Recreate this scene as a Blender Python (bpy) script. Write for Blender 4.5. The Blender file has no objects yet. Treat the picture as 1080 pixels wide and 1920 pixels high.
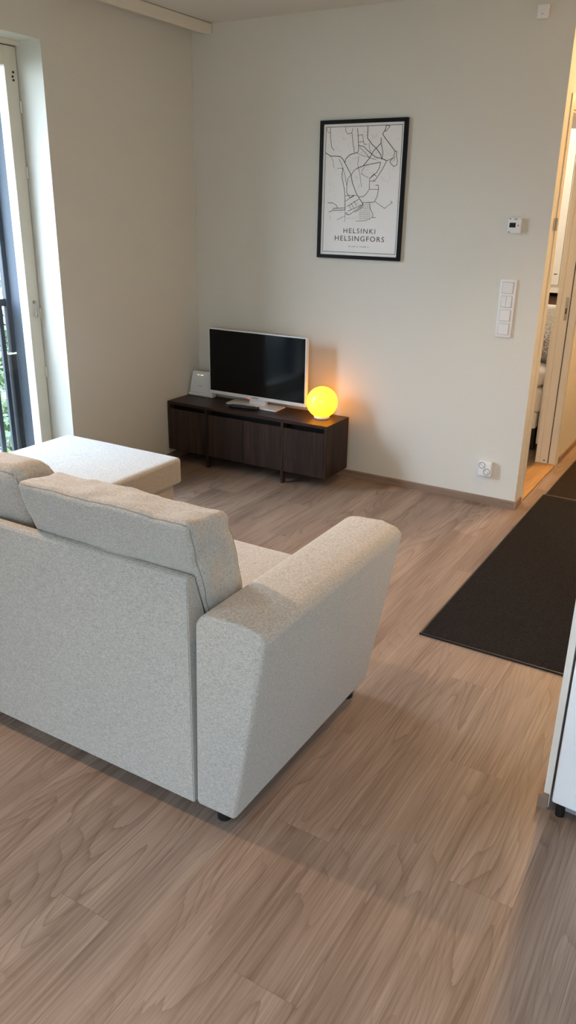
import bpy, bmesh, math, random
from mathutils import Matrix, Vector
from mathutils import noise as mn
random.seed(4)
S=bpy.context.scene; COL=S.collection
PI=math.pi
def lin(c):
    c=c/255
    return c/12.92 if c<=.04045 else ((c+.055)/1.055)**2.4
def rgb(r,g,b): return (lin(r),lin(g),lin(b),1)

# ------------------------------------------------------------ materials
class NT:
    def __init__(s,name):
        s.m=bpy.data.materials.new(name); s.m.use_nodes=True; s.n=s.m.node_tree.nodes; s.l=s.m.node_tree.links
        s.b=s.n['Principled BSDF']; s.out=s.n['Material Output']
    def add(s,t,**k):
        n=s.n.new(t)
        for a,v in k.items():
            if a in('inp',):
                for i,x in v.items():
                    if hasattr(x,'is_linked'): s.l.new(x,n.inputs[i])
                    else: n.inputs[i].default_value=x
            else: setattr(n,a,v)
        return n
    def math(s,op,a,b=None,c=None):
        n=s.n.new('ShaderNodeMath'); n.operation=op
        for i,x in enumerate((a,b,c)):
            if x is None: continue
            if hasattr(x,'is_linked'): s.l.new(x,n.inputs[i])
            else: n.inputs[i].default_value=x
        return n.outputs[0]
    def mix(s,f,a,b,bt='MIX'):
        n=s.n.new('ShaderNodeMix'); n.data_type='RGBA'; n.blend_type=bt
        for i,x in ((0,f),(6,a),(7,b)):
            if hasattr(x,'is_linked'): s.l.new(x,n.inputs[i])
            else: n.inputs[i].default_value=x
        return n.outputs[2]
    def coord(s,scale=(1,1,1)):
        t=s.add('ShaderNodeTexCoord'); m=s.add('ShaderNodeMapping'); m.inputs['Scale'].default_value=scale
        s.l.new(t.outputs['Object'],m.inputs[0]); return m.outputs[0]
    def noise(s,vec,scale,detail=3,rough=.5,dist=0):
        n=s.add('ShaderNodeTexNoise'); s.l.new(vec,n.inputs['Vector']); n.inputs['Scale'].default_value=scale
        n.inputs['Detail'].default_value=detail; n.inputs['Roughness'].default_value=rough; n.inputs['Distortion'].default_value=dist
        return n.outputs['Fac']
    def ramp(s,f,*st):
        n=s.add('ShaderNodeValToRGB'); e=n.color_ramp.elements
        while len(e)<len(st): e.new(.5)
        for i,(p,c) in enumerate(st): e[i].position=p; e[i].color=c
        s.l.new(f,n.inputs[0]); return n.outputs[0]
    def bump(s,h,dist,st=1.):
        n=s.add('ShaderNodeBump'); s.l.new(h,n.inputs['Height']); n.inputs['Distance'].default_value=dist; n.inputs['Strength'].default_value=st
        s.l.new(n.outputs[0],s.b.inputs['Normal'])
    def base(s,c):
        if hasattr(c,'is_linked'): s.l.new(c,s.b.inputs['Base Color'])
        else: s.b.inputs['Base Color'].default_value=c
    def set(s,**k):
        for a,v in k.items(): s.b.inputs[a.replace('_',' ')].default_value=v
def plain(name,col,rough=.5,var=.04,bump=0,scale=40,**k):
    t=NT(name); v=t.coord(); n=t.noise(v,scale,3)
    d=tuple(x*(1-var) for x in col[:3])+(1,); u=tuple(min(1,x*(1+var)) for x in col[:3])+(1,)
    t.base(t.ramp(n,(.3,d),(.7,u))); t.set(Roughness=rough,**k)
    if bump: t.bump(n,bump)
    return t.m
def emis(name,col,st):
    t=NT(name); t.base((0,0,0,1)); t.b.inputs['Emission Color'].default_value=col; t.b.inputs['Emission Strength'].default_value=st
    return t.m
M={}
M['wall']=plain('painted_wall',rgb(214,211,200),.75,.012,.0004,180)
M['ceil']=plain('painted_ceiling',rgb(214,212,205),.85,.012,.0004,120)
M['white']=plain('white_gloss_paint',rgb(222,218,208),.35,.01)
M['casing']=plain('cream_painted_wood',rgb(220,214,198),.4,.015)
M['plastic']=plain('white_plastic',rgb(228,228,226),.3,.008)
M['plastic_grey']=plain('grey_plastic',rgb(150,150,148),.4,.02)
M['black']=plain('black_plastic',rgb(18,18,19),.4,.1)
M['blackframe']=plain('black_painted_wood',rgb(16,15,14),.45,.1,**{'Specular IOR Level':.15})
M['ink']=plain('black_ink',rgb(24,23,24),.6,.02)
M['inkgrey']=plain('grey_ink',rgb(96,94,92),.6,.02)
M['paper']=plain('poster_paper',rgb(243,240,236),.55,.01)
M['metal']=plain('brushed_metal',rgb(160,158,154),.35,.03,Metallic=.9)
M['steel_grey']=plain('grey_painted_steel',rgb(40,46,55),.45,.03)
M['darkclad']=plain('dark_exterior_cladding',rgb(14,16,20),.6,.08)
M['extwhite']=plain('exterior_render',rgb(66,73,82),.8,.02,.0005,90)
M['tvscreen']=plain('dark_screen',rgb(3,4,7),.10,.02,**{'Specular IOR Level':.22})
M['display']=plain('dark_lcd',rgb(24,25,24),.2,.02)
M['rubber']=plain('dark_rubber',rgb(34,36,40),.6,.03)
M['fridge']=plain('white_enamel',rgb(236,240,243),.3,.006)
M['fridge_side']=plain('grey_enamel',rgb(130,134,138),.4,.01)
M['linen']=plain('white_bed_linen',rgb(225,220,214),.9,.02,.003,14)
M['brown']=plain('brown_weave',rgb(84,56,38),.7,.35,.002,160)
M['led']=emis('router_led',(1.,.95,.45,1),1.6)
M['ground']=plain('lawn',rgb(34,44,24),.9,.25,0,1.5)
M['bark']=plain('tree_bark',rgb(40,34,28),.9,.2,.01,12)

def glass(nm='window_glass',tc=(.985,.99,.99,1),ior=1.45):
    t=NT(nm); t.n.remove(t.b)
    tr=t.add('ShaderNodeBsdfTransparent'); tr.inputs[0].default_value=tc
    gl=t.add('ShaderNodeBsdfGlossy'); gl.inputs['Roughness'].default_value=.02
    fr=t.add('ShaderNodeFresnel'); fr.inputs[0].default_value=ior
    geo=t.add('ShaderNodeNewGeometry'); fac=t.math('MULTIPLY',fr.outputs[0],t.math('SUBTRACT',1.,geo.outputs['Backfacing']))
    mx=t.add('ShaderNodeMixShader'); t.l.new(fac,mx.inputs[0]); t.l.new(tr.outputs[0],mx.inputs[1]); t.l.new(gl.outputs[0],mx.inputs[2])
    t.l.new(mx.outputs[0],t.out.inputs[0]); return t.m
M['glass']=glass(); M['acrylic']=glass('picture_acrylic',(1,1,1,1),1.42)

def lampglass():
    t=NT('glowing_opal_glass')
    lw=t.add('ShaderNodeLayerWeight'); lw.inputs[0].default_value=.35
    v=t.coord(); n=t.noise(v,9,2)
    t.base(rgb(240,200,110)); t.set(Roughness=.25)
    t.b.inputs['Emission Color'].default_value=(1,.33,.006,1)
    t.l.new(t.math('MULTIPLY_ADD',n,.5,LAMP),t.b.inputs['Emission Strength'])
    return t.m

def fabric(name,c,rs=1.0,hor=True):
    t=NT(name); v=t.coord()
    n1=t.noise(t.coord((140,140,480)),1.,2,.6)      # short horizontal threads
    n2=t.noise(v,520,2,.6)
    n3=t.noise(t.coord((600,600,90)),1.,2,.5)       # vertical flecks
    w=t.math('ADD',t.math('MULTIPLY',n1,.42),t.math('ADD',t.math('MULTIPLY',n2,.33),t.math('MULTIPLY',n3,.25)))
    lo=tuple(x*.58 for x in c[:3])+(1,); hi=tuple(min(1,x*1.22) for x in c[:3])+(1,)
    t.base(t.ramp(w,(.36,lo),(.64,hi))); t.set(Roughness=.95); t.b.inputs['Sheen Weight'].default_value=.25; t.b.inputs['Sheen Roughness'].default_value=.5
    t.bump(w,.0014,.7); return t.m
M['sofa']=fabric('light_grey_woven_fabric',rgb(180,174,163))
M['seam']=plain('grey_seam_thread',rgb(140,134,124),.9,.05)

def wood(name,dark,light,axis='z',rough=.45,sc=1.,spec=.22):
    t=NT(name); s={'z':(26,26,1.6),'x':(1.6,26,26),'y':(26,1.6,26)}[axis]
    v=t.coord(tuple(x*sc for x in s)); n=t.noise(v,1.6,6,.62,.6)
    v2=t.coord(tuple(x*sc*.25 for x in s)); n2=t.noise(v2,1.3,2)
    f=t.math('ADD',t.math('MULTIPLY',n,.65),t.math('MULTIPLY',n2,.35))
    t.base(t.ramp(f,(.36,dark),(.64,light))); t.set(Roughness=rough); t.b.inputs['Specular IOR Level'].default_value=spec; return t.m
M['walnut']=wood('walnut_veneer',rgb(25,17,13),rgb(66,48,39),'z')
M['walnut_top']=wood('walnut_veneer_top',rgb(32,20,16),rgb(60,40,32),'x',.38)
M['walnut_dark']=wood('walnut_recess_shade',rgb(9,6,5),rgb(17,12,11),'x')  # darker copy of the walnut, recess shade put into the colour
M['skirting']=wood('brown_skirting_wood',rgb(122,102,86),rgb(148,126,108),'x',.5)
M['skirting_y']=wood('brown_skirting_wood_long',rgb(122,102,86),rgb(148,126,108),'y',.5)
M['oak']=wood('oak_threshold',rgb(150,112,66),rgb(188,146,92),'y',.4)

def floor_mat():
    t=NT('oak_laminate_planks'); v=t.coord()
    sp=t.add('ShaderNodeSeparateXYZ'); t.l.new(v,sp.inputs[0]); X,Y=sp.outputs[0],sp.outputs[1]
    W,L=.16,1.38
    xr=t.math('DIVIDE',t.math('ADD',X,2.14),W)   # seams at x = .. 2.02, 2.18, 2.34
    row=t.math('FLOOR',xr); fx=t.math('FRACT',xr)
    stag=t.math('FRACT',t.math('MULTIPLY_ADD',t.math('SUBTRACT',row,26.),.3216,.3696))
    yr=t.math('ADD',t.math('DIVIDE',Y,L),stag); idx=t.math('FLOOR',yr); fy=t.math('FRACT',yr)
    cb=t.add('ShaderNodeCombineXYZ'); t.l.new(row,cb.inputs[0]); t.l.new(idx,cb.inputs[1])
    w2=t.add('ShaderNodeTexWhiteNoise',noise_dimensions='3D'); t.l.new(cb.outputs[0],w2.inputs['Vector'])
    off=t.add('ShaderNodeVectorMath',operation='SCALE'); t.l.new(w2.outputs['Color'],off.inputs[0]); off.inputs['Scale'].default_value=40
    def dom(sx,sy):
        m=t.add('ShaderNodeMapping'); m.inputs['Scale'].default_value=(sx,sy,1); t.l.new(v,m.inputs[0])
        a=t.add('ShaderNodeVectorMath',operation='ADD'); t.l.new(m.outputs[0],a.inputs[0]); t.l.new(off.outputs[0],a.inputs[1]); return a.outputs[0]
    # broad cathedral figure: contour lines of a stretched noise field
    base=t.noise(dom(5.2,.72),1.,2,.4,.2)
    rag=t.noise(dom(70,5),1.,3,.6)
    fld=t.math('ADD',t.math('MULTIPLY',base,24.),t.math('MULTIPLY',rag,.38))
    ring=t.math('FRACT',fld)
    ring=t.math('POWER',ring,4.5)
    # figure only shows in parts of a plank
    patch=t.ramp(t.noise(dom(3.5,.9),1.,1),(.42,(0,0,0,1)),(.58,(1,1,1,1)))
    ring=t.math('MULTIPLY',ring,t.math('MULTIPLY_ADD',patch,.85,.15))
    fib=t.noise(dom(150,3.2),1.,4,.65)
    tone=t.noise(dom(9,.9),1.,2,.5)
    f=t.math('ADD',t.math('MULTIPLY',fib,.5),t.math('MULTIPLY',tone,.5))
    c=t.ramp(f,(.36,rgb(115,96,82)),(.5,rgb(141,121,106)),(.66,rgb(164,144,127)))
    c=t.mix(t.math('MULTIPLY',ring,.62),c,rgb(94,74,61))
    # per plank tone
    k=t.math('MULTIPLY_ADD',w2.outputs['Value'],.16,.90)
    g=t.add('ShaderNodeCombineXYZ')
    for i in range(3): t.l.new(k,g.inputs[i])
    c=t.mix(1.,c,g.outputs[0],'MULTIPLY')
    # pores
    kn=t.noise(dom(9,2.2),1.,1)
    c=t.mix(t.ramp(kn,(.74,(0,0,0,1)),(.8,(.55,.55,.55,1))),c,rgb(92,72,60))
    ex=t.math('MINIMUM',fx,t.math('SUBTRACT',1.,fx)); ey=t.math('MINIMUM',fy,t.math('SUBTRACT',1.,fy))
    ex=t.math('MULTIPLY',ex,W); ey=t.math('MULTIPLY',ey,L); e=t.math('MINIMUM',ex,ey)
    seam=t.math('LESS_THAN',e,.0007)
    c=t.mix(t.math('MULTIPLY',seam,.4),c,rgb(70,56,46))
    t.base(c)
    t.l.new(t.math('MULTIPLY_ADD',fib,.14,.36),t.b.inputs['Roughness'])
    t.b.inputs['Specular IOR Level'].default_value=.4
    t.bump(t.math('SUBTRACT',t.math('MULTIPLY',fib,.4),t.math('ADD',t.math('MULTIPLY',ring,.3),seam)),.0005,.5)
    return t.m
M['floor']=floor_mat()

def rug_mat(name,a,b):
    t=NT(name); v=t.coord(); sp=t.add('ShaderNodeSeparateXYZ'); t.l.new(v,sp.inputs[0])
    n=t.noise(v,210,3,.7); w=t.math('SINE',t.math('ADD',t.math('MULTIPLY',sp.outputs[1],2*PI/.007),t.math('MULTIPLY',n,4.)))
    w2=t.math('SINE',t.math('MULTIPLY',sp.outputs[0],2*PI/.008))
    f=t.math('ADD',t.math('MULTIPLY',t.math('ADD',w,w2),.09),n)
    t.base(t.ramp(f,(.36,a),(.72,b))); t.set(Roughness=.95); t.b.inputs['Specular IOR Level'].default_value=.1; t.bump(f,.003,.8); return t.m
M['rug']=rug_mat('charcoal_rug_weave',rgb(12,11,11),rgb(48,44,43))
M['rug2']=rug_mat('brown_rug_weave',rgb(24,19,16),rgb(62,52,44))
def speck():
    t=NT('speckled_cushion_fabric'); v=t.coord(); n=t.noise(v,120,2,.7)
    sp=t.add('ShaderNodeSeparateXYZ'); t.l.new(v,sp.inputs[0])
    f=t.math('ADD',n,t.math('MULTIPLY_ADD',sp.outputs[2],.9,-.16))
    t.base(t.ramp(f,(.43,rgb(128,126,124)),(.50,rgb(222,222,218)))); t.set(Roughness=.9); return t.m
M['speck']=speck()
def leafm():
    t=NT('tree_leaves'); v=t.coord(); n=t.noise(v,1.6,3)
    t.base(t.ramp(n,(.35,rgb(24,38,12)),(.65,rgb(58,76,32)))); t.set(Roughness=.7); return t.m
M['leaf']=leafm()

# ------------------------------------------------------------ object helpers (geometry is built in world space)
WM={}
def thing(name,label,cat,loc=(0,0,0),rotz=0,group=None):
    o=bpy.data.objects.new(name,None); COL.objects.link(o); o.location=loc; o.rotation_euler=(0,0,rotz); o.empty_display_size=.05
    o['label']=label; o['category']=cat
    if group: o['group']=group
    WM[o]=Matrix.Translation(loc)@Matrix.Rotation(rotz,4,'Z'); return o
def obj(name,bm,mat,parent=None,smooth=False,label=None,local=False,origin=None):
    if origin is not None: bmesh.ops.transform(bm,matrix=Matrix.Translation(-Vector(origin)),verts=bm.verts)
    if parent is not None and not local: bmesh.ops.transform(bm,matrix=WM[parent].inverted(),verts=bm.verts)
    bmesh.ops.recalc_face_normals(bm,faces=bm.faces)
    me=bpy.data.meshes.new(name); bm.to_mesh(me); bm.free()
    o=bpy.data.objects.new(name,me); COL.objects.link(o); me.materials.append(M[mat] if isinstance(mat,str) else mat)
    if smooth:
        for p in me.polygons: p.use_smooth=True
        if smooth!='all':
            bm=bmesh.new(); bm.from_mesh(me)
            for e in bm.edges:
                if len(e.link_faces)==2 and e.calc_face_angle(0)>math.radians(35): e.smooth=False
            bm.to_mesh(me); bm.free()
    if parent is not None: o.parent=parent; WM[o]=WM[parent]
    else: WM[o]=Matrix.Identity(4)
    if origin is not None: o.location=origin; WM[o]=Matrix.Translation(origin)
    if label: o['label']=label
    return o
def tag(o,label,cat,group=None):
    o['label']=label; o['category']=cat
    if group: o['group']=group
    return o
def struct(name,bm,mat,parent=None,**k):
    o=obj(name,bm,mat,parent,**k)
    if parent is None: o['kind']='structure'
    return o
def NB(): return bmesh.new()
def add_poly_prism(bm,pts,ax,a,b,bev=0,seg=3):
    """pts: 2-D outline in the two other axes, extruded along ax from a to b"""
    i='xyz'.index(ax)
    def P(p,q):
        l=list(p); l.insert(i,q); return l
    A=[bm.verts.new(P(p,a)) for p in pts]; B=[bm.verts.new(P(p,b)) for p in pts]
    n=len(pts); fs=[bm.faces.new(A),bm.faces.new(B[::-1])]
    for k in range(n): fs.append(bm.faces.new((A[k],B[k],B[(k+1)%n],A[(k+1)%n])))
    if bev:
        es=set(e for f in fs for e in f.edges)
        bmesh.ops.bevel(bm,geom=list(es),offset=bev,segments=seg,profile=.5,affect='EDGES')
    return bm
def box(bm,x0,x1,y0,y1,z0,z1,bev=0,seg=2):
    return add_poly_prism(bm,[(y0,z0),(y1,z0),(y1,z1),(y0,z1)],'x',x0,x1,bev,seg)
def B(*a,**k): return box(NB(),*a,**k)
def cyl(bm,c,r,h,ax='z',n=24,r2=None,bev=0):
    r2=r if r2 is None else r2
    rot={'z':Matrix.Identity(4),'x':Matrix.Rotation(PI/2,4,'Y'),'y':Matrix.Rotation(-PI/2,4,'X')}[ax]
    g=bmesh.ops.create_cone(bm,cap_ends=True,segments=n,radius1=r,radius2=r2,depth=h,matrix=Matrix.Translation(c)@rot)
    if bev:
        es=[e for v in g['verts'] for e in v.link_edges if len(e.link_faces)==2 and e.calc_face_angle(0)>1]
        bmesh.ops.bevel(bm,geom=list(set(es)),offset=bev,segments=2,affect='EDGES')
    return bm
def lathe(bm,prof,c,n=48):
    rings=[]
    for r,z in prof:
        if r<1e-6: rings.append([bm.verts.new((c[0],c[1],c[2]+z))])
        else: rings.append([bm.verts.new((c[0]+r*math.cos(2*PI*k/n),c[1]+r*math.sin(2*PI*k/n),c[2]+z)) for k in range(n)])
    for a,b in zip(rings,rings[1:]):
        for k in range(n):
            q=[a[k%len(a)],a[(k+1)%len(a)],b[(k+1)%len(b)],b[k%len(b)]]
            u=[]
            for w in q:
                if w not in u: u.append(w)
            if len(u)>2: bm.faces.new(u)
    return bm
def tube(bm,pts,r,n=6):
    pts=[Vector(p) for p in pts]; rings=[]
    for i,p in enumerate(pts):
        d=(pts[min(i+1,len(pts)-1)]-pts[max(i-1,0)]).normalized()
        u=d.orthogonal().normalized() if abs(d.z)>.9 else d.cross(Vector((0,0,1))).normalized()
        w=d.cross(u)
        rings.append([bm.verts.new(p+u*r*math.cos(2*PI*k/n)+w*r*math.sin(2*PI*k/n)) for k in range(n)])
    for a,b in zip(rings,rings[1:]):
        for k in range(n): bm.faces.new((a[k],a[(k+1)%n],b[(k+1)%n],b[k]))
    bm.faces.new(rings[0][::-1]); bm.faces.new(rings[-1]); return bm
def text_bm(body,width,cx,z,y,height=None,ext=.0002,space=1.0):
    """flat lettering in the XZ plane facing -y, centred at cx, baseline z"""
    cu=bpy.data.curves.new('t','FONT'); cu.body=body; cu.align_x='CENTER'; cu.space_character=space; cu.resolution_u=3
    o=bpy.data.objects.new('t',cu); COL.objects.link(o); bpy.context.view_layer.update()
    me=bpy.data.meshes.new_from_object(o.evaluated_get(bpy.context.evaluated_depsgraph_get()))
    bm=NB(); bm.from_mesh(me); bpy.data.objects.remove(o); bpy.data.curves.remove(cu); bpy.data.meshes.remove(me)
    xs=[v.co.x for v in bm.verts]; ys=[v.co.y for v in bm.verts]
    sx=width/(max(xs)-min(xs)); sz=sx if height is None else height/(max(ys)-min(ys)); mx=(max(xs)+min(xs))/2; my=min(ys)
    for v in bm.verts: v.co=Vector((cx+(v.co.x-mx)*sx,y,z+(v.co.y-my)*sz))
    g=bmesh.ops.extrude_face_region(bm,geom=bm.faces[:])
    for v in g['geom']:
        if isinstance(v,bmesh.types.BMVert): v.co.y-=ext
    return bm
def cushion(corners,n=18,bulge=(.08,.08,.08),rnd=.10,wr=0,seed=0,wf=9.):
    """soft block through 8 corners (index = 4*ix+2*iy+iz)"""
    bm=NB(); C=[Vector(c) for c in corners]; cache={}
    def tri(p):
        s=[(q+1)/2 for q in p]; o=Vector((0,0,0))
        for i in (0,1):
            for j in (0,1):
                for k in (0,1):
                    o+=C[4*i+2*j+k]*((s[0] if i else 1-s[0])*(s[1] if j else 1-s[1])*(s[2] if k else 1-s[2]))
        return o
    def vert(p):
        key=tuple(round(q,5) for q in p)
        if key in cache: return cache[key]
        q=list(p)
        # round the edges: pull toward inner box then push out
        e=[]
        for a in range(3):
            lim=1-rnd[a] if isinstance(rnd,tuple) else 1-rnd
            e.append((max(-lim,min(lim,q[a])),lim))
        d=[q[a]-e[a][0] for a in range(3)]; rr=[1-e[a][1] for a in range(3)]
        u=[d[a]/rr[a] for a in range(3)]; m=max(abs(x) for x in u); L=math.sqrt(sum(x*x for x in u))
        if L>1e-6:
            f=m/L; 
            for a in range(3): q[a]=e[a][0]+d[a]*f
        for a in range(3):
            b,c=[x for x in range(3) if x!=a]
            q[a]*=1+bulge[a]*(1-p[b]**2)*(1-p[c]**2)-bulge[a]*.0
        v=tri(q)
        if wr:
            nn=mn.noise(Vector((v.x*wf+seed,v.y*wf,v.z*wf)))+.5*mn.noise(Vector((v.x*wf*2.3,v.y*wf*2.3+seed,v.z*wf*2.3)))
            ctr=tri((0,0,0)); dd=(v-ctr).normalized(); v=v+dd*nn*wr
        cache[key]=bm.verts.new(v); return cache[key]
    g=[math.sin((k/n*2-1)*PI/2*.94)/math.sin(PI/2*.94) for k in range(n+1)]
    for a in range(3):
        b,c=[x for x in range(3) if x!=a]
        for s in (-1,1):
            for i in range(n):
                for j in range(n):
                    f=[]
                    for (ii,jj) in ((i,j),(i+1,j),(i+1,j+1),(i,j+1)):
                        p=[0,0,0]; p[a]=s; p[b]=g[ii]; p[c]=g[jj]; f.append(vert(p))
                    try: bm.faces.new(f)
                    except ValueError: pass
    return bm
def corners(x0,x1,y0,y1,z0,z1): return [(x,y,z) for x in (x0,x1) for y in (y0,y1) for z in (z0,z1)]
SKY,EXPO,E_DIN,E_SPOT,E_HALL,E_BED=60.,.05,95.,52.,105.,50.
# street map polylines: (weight, points in metres from the frame's lower left corner)
MAP=[(2,[(0.0605,0.6814),(0.0615,0.6354),(0.0715,0.5854),(0.0875,0.5684)]),
(1,[(0.0365,0.6814),(0.0435,0.6624),(0.0585,0.6554)]),
(3,[(0.0355,0.5564),(0.0665,0.5394),(0.1245,0.5374),(0.1435,0.5244),(0.1575,0.5044),(0.1995,0.4414),(0.2085,0.4024),(0.2385,0.3434),(0.2525,0.3274),(0.2815,0.2914)]),
(3,[(0.1575,0.5044),(0.1625,0.5244),(0.1875,0.5454),(0.2335,0.5554)]),
(1,[(0.0665,0.5394),(0.0825,0.5144),(0.0895,0.4804)]),
(1.5,[(0.1545,0.6814),(0.1545,0.6654),(0.1685,0.6474),(0.1935,0.6534),(0.1975,0.6744)]),
(2,[(0.1935,0.6534),(0.2025,0.6044),(0.2135,0.5564)]),
(2.5,[(0.2265,0.6734),(0.2335,0.6254),(0.2385,0.5664),(0.2335,0.5544)]),
(1.5,[(0.2355,0.6384),(0.2585,0.6434),(0.2655,0.6084),(0.2385,0.6064)]),
(1.5,[(0.2655,0.6084),(0.2695,0.5954),(0.2875,0.5944)]),
(3,[(0.2885,0.6824),(0.2885,0.6264),(0.3165,0.5944),(0.3465,0.5724),(0.3715,0.5424),(0.3795,0.5234),(0.4085,0.5124)]),
(2.5,[(0.2385,0.5904),(0.2685,0.5844),(0.3055,0.5544),(0.3395,0.5324),(0.3805,0.5214)]),
(1.5,[(0.2425,0.5824),(0.2795,0.5544),(0.3075,0.5274),(0.3405,0.5194)]),
(3,[(0.2315,0.4744),(0.2705,0.4874),(0.3075,0.5274),(0.3315,0.5644),(0.3615,0.5904),(0.3705,0.5984),(0.3705,0.6244)]),
(2.5,[(0.3705,0.5984),(0.3845,0.5534),(0.3825,0.5214)]),
(3,[(0.3965,0.6844),(0.3915,0.6634),(0.3775,0.6434),(0.3875,0.6294),(0.4255,0.5894),(0.4555,0.5574)]),
(2,[(0.3965,0.6844),(0.4185,0.6794),(0.3955,0.6554),(0.3885,0.6604)]),
(2,[(0.4555,0.5574),(0.4645,0.5584),(0.4635,0.5364),(0.4725,0.5094),(0.4695,0.4904),(0.4545,0.4834),(0.4375,0.4934),(0.4275,0.5074),(0.4455,0.5254),(0.4555,0.5574)]),
(2,[(0.4115,0.5124),(0.4265,0.5174),(0.4455,0.5254)]),
(1.5,[(0.4495,0.5094),(0.4555,0.5334)]),
(2.5,[(0.4085,0.5104),(0.3885,0.4724),(0.3495,0.4184),(0.3375,0.4134)]),
(2,[(0.2315,0.4744),(0.2215,0.4684),(0.1995,0.4444),(0.1805,0.4244),(0.1755,0.3914),(0.1755,0.3524),(0.1985,0.3244),(0.2215,0.3384)]),
(2.5,[(0.2705,0.4874),(0.3225,0.4974),(0.3735,0.5044),(0.3685,0.4784),(0.3545,0.4544),(0.3135,0.4244)]),
(2,[(0.3135,0.4244),(0.3385,0.4464),(0.3525,0.4354)]),
(2,[(0.3135,0.4244),(0.3145,0.3694),(0.2985,0.3474),(0.2795,0.3314),(0.2555,0.3304)]),
(1.5,[(0.3125,0.4104),(0.3505,0.4104)]),
(1.5,[(0.3145,0.3694),(0.3695,0.3684)]),
(2.2,[(0.3515,0.3904),(0.3665,0.3904),(0.3705,0.3694),(0.3635,0.3304),(0.3505,0.3084),(0.3435,0.3034),(0.2745,0.2994)]),
(1.5,[(0.3505,0.3084),(0.4115,0.2724),(0.4565,0.3034),(0.4445,0.3104)]),
(2,[(0.3205,0.3024),(0.3245,0.2724),(0.3445,0.2414),(0.3415,0.2244),(0.3615,0.2244)]),
(1,[(0.2395,0.2034),(0.2995,0.2064),(0.3415,0.2244)]),
(2.5,[(0.1455,0.4804),(0.1425,0.4304),(0.1595,0.3744),(0.1655,0.3354),(0.1695,0.2614)]),
(2.5,[(0.0985,0.2684),(0.1675,0.2714)]),
(2.5,[(0.0985,0.2574),(0.1695,0.2614)]),
(2,[(0.0585,0.2974),(0.0905,0.2964),(0.1155,0.2834),(0.1225,0.2694)]),
(2,[(0.0675,0.2484),(0.0915,0.2574),(0.1015,0.2714)]),
(1.5,[(0.1655,0.3354),(0.2385,0.3384)]),
(1.5,[(0.1695,0.3064),(0.2225,0.3354)]),
(1,[(0.1665,0.3124),(0.1725,0.1984)]),
(2,[(0.1805,0.2784),(0.2535,0.3184)]),
(2,[(0.1885,0.2554),(0.2815,0.2914)]),
(2,[(0.1755,0.2384),(0.1965,0.2354),(0.2815,0.2884)]),
(2,[(0.2335,0.2504),(0.2825,0.2794)]),
(1.5,[(0.1935,0.2874),(0.2085,0.2644)]),
(1.5,[(0.2075,0.2954),(0.2255,0.2704)]),
(1.5,[(0.2235,0.3074),(0.2415,0.2854)]),
(1.5,[(0.1705,0.2414),(0.1785,0.2474),(0.1895,0.2354)]),
(1,[(0.1215,0.2084),(0.1495,0.2204),(0.1725,0.2294)]),
(1,[(0.2345,0.5504),(0.2715,0.5364),(0.2945,0.5334),(0.3075,0.5274)]),
(1,[(0.2415,0.5394),(0.2365,0.4954),(0.2525,0.4464),(0.2665,0.3804)]),
(1,[(0.2805,0.4844),(0.2655,0.4624),(0.2625,0.4464),(0.2865,0.4354),(0.3065,0.4274)]),
(1.5,[(0.1215,0.5244),(0.1455,0.4804),(0.1665,0.4244),(0.1735,0.3914)]),
(1,[(0.1105,0.4764),(0.1445,0.4764)]),
(1,[(0.2995,0.6024),(0.3045,0.5704),(0.3165,0.5434)]),
(0.6,[(0.2645,0.2934),(0.2675,0.2084)]),
(0.6,[(0.2755,0.2934),(0.2785,0.2094)]),
(0.6,[(0.2875,0.2944),(0.2905,0.2094)]),
(0.6,[(0.2985,0.2944),(0.3015,0.2094)]),
(0.6,[(0.3095,0.2944),(0.3125,0.2094)]),
(0.6,[(0.3215,0.2944),(0.3245,0.2104)]),
(0.6,[(0.2545,0.2874),(0.3295,0.2904)]),
(0.6,[(0.2555,0.2774),(0.3305,0.2794)]),
(0.6,[(0.2555,0.2674),(0.3305,0.2694)]),
(0.6,[(0.2565,0.2574),(0.3315,0.2594)]),
(0.6,[(0.2575,0.2474),(0.3315,0.2494)]),
(0.6,[(0.2575,0.2374),(0.3325,0.2394)]),
(0.6,[(0.2585,0.2264),(0.3335,0.2294)]),
(0.6,[(0.2585,0.2164),(0.3335,0.2194)])]

H=2.556; XR=2.205
# ------------------------------------------------------------ the setting
struct('floor',B(-.36,4.5,-6.4,4.0,-.12,0),'floor')
struct('ceiling',B(-.36,4.5,-6.4,4.0,H,H+.15),'ceil')
bm=NB()
W1=(-2.10,-1.181,.10,2.304); W2=(-5.0,-4.35,.10,2.32)
box(bm,-.36,0,-6.4,W2[0],0,H); box(bm,-.36,0,W2[1],W1[0],0,H); box(bm,-.36,0,W1[1],0,0,H)
for w in (W1,W2): box(bm,-.36,0,w[0],w[1],0,w[2]); box(bm,-.36,0,w[0],w[1],w[3],H)
struct('wall_left',bm,'wall')
struct('wall_back',B(-.36,XR,0,.150,0,H),'wall')
bm=NB(); box(bm,2.080,XR,.9655,4.0,0,H); box(bm,2.080,XR,.150,.9655,2.055,H)
struct('wall_hall_left',bm,'wall')
struct('wall_hall_right',B(3.45,3.55,-1.62,4.0,0,H),'wall')
struct('wall_hall_end',B(XR,3.45,3.86,4.0,0,H),'wall')
bm=NB(); box(bm,2.950,2.968,-2.33,-1.62,0,H); box(bm,2.968,4.36,-1.70,-1.62,0,H)
struct('wall_partition',bm,'white')
struct('wall_right',B(4.36,4.5,-6.4,-1.62,0,H),'wall')
W3=(2.95,4.2,.93,2.25); bm=NB()
box(bm,0,W3[0],-6.4,-6.16,0,H); box(bm,W3[1],4.36,-6.4,-6.16,0,H); box(bm,W3[0],W3[1],-6.4,-6.16,0,W3[2]); box(bm,W3[0],W3[1],-6.4,-6.16,W3[3],H)
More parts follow.
